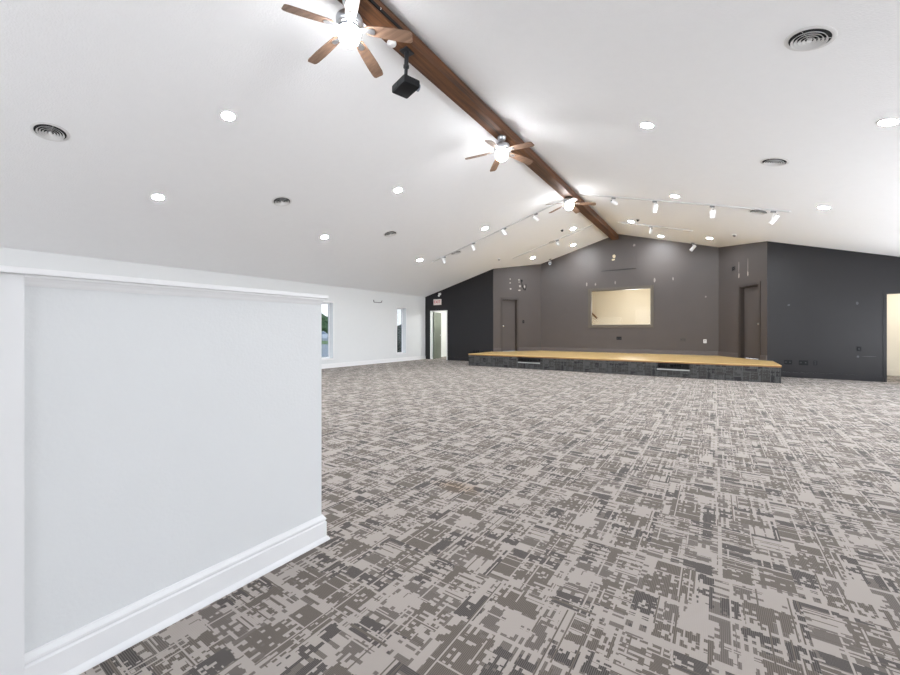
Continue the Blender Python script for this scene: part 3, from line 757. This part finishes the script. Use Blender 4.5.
# ------------------------------------------------------------------ outside the left windows
struct(MB().box(-140, XL - .24, -40, 170, -.3, -.2).build('floor_outside', M['asphalt']))
def lawn(name, p, a, b):
    pass
dv = Vector((-.78, .62, 0)).normalized()      # looking out through the first window
nv = Vector((.62, .78, 0)).normalized()
gm = frame((0, 0, 0), dv, nv, (0, 0, 1))
tag(MB().box(44, 58, -60, 60, -.21, -.17, gm).build('lawn', M['grass']), 'strip of green lawn beyond the car park outside', 'lawn')
def tree(loc, h, r, mat, label, seed, trunk=.3):
    rnd = random.Random(seed)
    t = thing('tree', label, 'tree', loc, group='trees outside the left windows')
    MB().rod((0, 0, -.1), (0, 0, h * .6), r * .09, r * .05).build('trunk', M['bark'], t)
    q = MB()
    for k in range(26):
        a, zz = rnd.uniform(0, 2 * PI), rnd.uniform(trunk, .95)
        rr = r * math.sqrt(max(0.05, 1 - ((zz - .55) / .5) ** 2)) * rnd.uniform(.1, .85)
        s_ = r * rnd.uniform(.28, .5)
        res = bmesh.ops.create_icosphere(q.bm, subdivisions=2, radius=s_, matrix=Matrix.Translation((rr * math.cos(a), rr * math.sin(a), h * zz)))
        for v in res['verts']:
            v.co += Vector((rnd.uniform(-1, 1), rnd.uniform(-1, 1), rnd.uniform(-1, 1))) * s_ * .18
    q.build('foliage', M[mat], t)
for k, (dd, off, h, r) in enumerate(((86, -9, 3.7, 3.0), (92, -2.5, 4.4, 3.6), (84, 5, 3.6, 3.2))):
    tree(gm @ Vector((dd, off, -.2)), h, r, 'leaf', ('leftmost', 'middle', 'rightmost')[k] + ' broad green tree beyond the lawn outside', 20 + k, .15)
tree((-17.2, 19.4, -.2), 1.62, 1.0, 'leaf_dark', 'dark evergreen shrub just outside the far left window', 31, .05)
tree((-19.6, 23.4, -.2), 1.9, 1.1, 'leaf_dark', 'taller dark evergreen behind the shrub outside the far window', 32, .05)
car = thing('car', 'white car parked beyond the lawn outside the first window', 'car', gm @ Vector((66, -1.0, -.2)), (0, 0, math.atan2(nv.y, nv.x)))
MB().prism([(-2.1, .3), (2.1, .3), (2.15, .62), (1.9, .82), (1.0, .90), (.45, 1.38), (-1.0, 1.42), (-1.75, .95), (-2.1, .85)], -.85, .85, frame((0, 0, 0), (1, 0, 0), (0, 0, 1), (0, -1, 0))).build('body', M['car_paint'], car)
MB().prism([(.85, .92), (.38, 1.32), (-.95, 1.35), (-1.5, .95)], -.86, .86, frame((0, 0, 0), (1, 0, 0), (0, 0, 1), (0, -1, 0))).build('side_glass', M['lens'], car)
for sx in (-1.3, 1.3):
    for sy in (-.8, .8): MB().lathe([(.33, -.1), (.33, .1)], 18, frame((sx, sy, .32), (1, 0, 0), (0, 0, 1), (0, -1, 0))).build('wheel', M['tyre'], car)

# ------------------------------------------------------------------ light
wd = bpy.data.worlds.new('sky'); bpy.context.scene.world = wd; wd.use_nodes = True
nt = wd.node_tree; bg = nt.nodes['Background']
tc = nt.nodes.new('ShaderNodeTexCoord'); sp = nt.nodes.new('ShaderNodeSeparateXYZ'); nt.links.new(tc.outputs['Generated'], sp.inputs[0])
rp = nt.nodes.new('ShaderNodeValToRGB'); rp.color_ramp.elements[0].position = 0.0; rp.color_ramp.elements[1].position = 0.5
rp.color_ramp.elements[0].color = (.93, .96, 1.0, 1); rp.color_ramp.elements[1].color = (.62, .77, 1.0, 1)
nt.links.new(sp.outputs[2], rp.inputs[0]); nt.links.new(rp.outputs[0], bg.inputs['Color'])
bg.inputs['Strength'].default_value = 3.0
def area(name, loc, target, sx, sy, e, col):
    l = bpy.data.lights.new(name, 'AREA'); l.shape = 'RECTANGLE'; l.size = sx; l.size_y = sy; l.energy = e; l.color = col
    o = bpy.data.objects.new(name, l); C.objects.link(o); o.location = loc
    d = Vector(target) - Vector(loc); o.rotation_euler = d.to_track_quat('-Z', 'Y').to_euler(); return o
FILL_COL = (.96, .98, 1.0)
for k, w in enumerate(RW):       # unseen fill lamps added outside the right-hand openings
    y = (w[0] + w[1]) / 2
    area('fill_right', (XR + .5, y, 1.2), (XR - 2, y, 2.4), 1.8, 2.0, RE[k], FILL_COL)
area('fill_rear', (-3.0, YREAR - .5, 1.5), (-3.0, 0, 2.2), 5.2, 3.0, 130, FILL_COL)  # unseen fill lamps added behind the rear openings
area('fill_rear', (-8.0, YREAR - .5, 1.3), (-8.0, 0, 2.0), 2.8, 2.2, 60, FILL_COL)
area('fill_rear', (2.1, YREAR - .5, 1.3), (2.1, 0, 2.0), 3.0, 2.2, 50, FILL_COL)
def point(name, loc, e, col, r=.12):
    l = bpy.data.lights.new(name, 'POINT'); l.energy = e; l.color = col; l.shadow_soft_size = r
    o = bpy.data.objects.new(name, l); C.objects.link(o); o.location = loc
point('corridor_lamp', (-9.0, 14.4, 2.2), 60, (1, .99, .95))
point('side_corridor_lamp', (4.2, 14.3, 1.9), 21, (1, .99, .95), .3)
point('gallery_lamp', (-2.7, 16.7, 2.2), 78, (1, .98, .93), .35)
def spotlamp(name, loc, aim, e, ang):
    l = bpy.data.lights.new(name, 'SPOT'); l.energy = e; l.spot_size = math.radians(ang); l.spot_blend = 1.0; l.shadow_soft_size = .03; l.color = (1, .97, .93)
    o = bpy.data.objects.new(name, l); C.objects.link(o); o.location = loc
    o.rotation_euler = (Vector(aim) - Vector(loc)).to_track_quat('-Z', 'Y').to_euler()
spotlamp('stage_spot_beam', (-4.44, 13.13, 4.08), (-4.25, YB, 3.72), 95, 56)
spotlamp('stage_spot_beam', (-1.98, 10.2, 4.30), (.62, 14.2, 2.4), 130, 40)
spotlamp('stage_spot_beam', (-1.63, 13.11, 4.08), (-1.55, YB, 3.68), 95, 56)

# ------------------------------------------------------------------ camera
cd = bpy.data.cameras.new('camera'); cam = bpy.data.objects.new('camera', cd); C.objects.link(cam)
cam.location = (0, 0, 1.185); cam.rotation_euler = (PI / 2, 0, math.radians(34.1824))
cd.sensor_fit = 'HORIZONTAL'; cd.sensor_width = 36; cd.lens = 36 * 391.9056 / 900
cd.shift_y = -(337.5 - 331.2016) / 900
cd.clip_start = .05; cd.clip_end = 400
sc = bpy.context.scene; sc.camera = cam
vs = sc.view_settings; vs.view_transform = 'Standard'; vs.look = 'None'; vs.exposure = 0.14; vs.gamma = 1; vs.use_curve_mapping = False
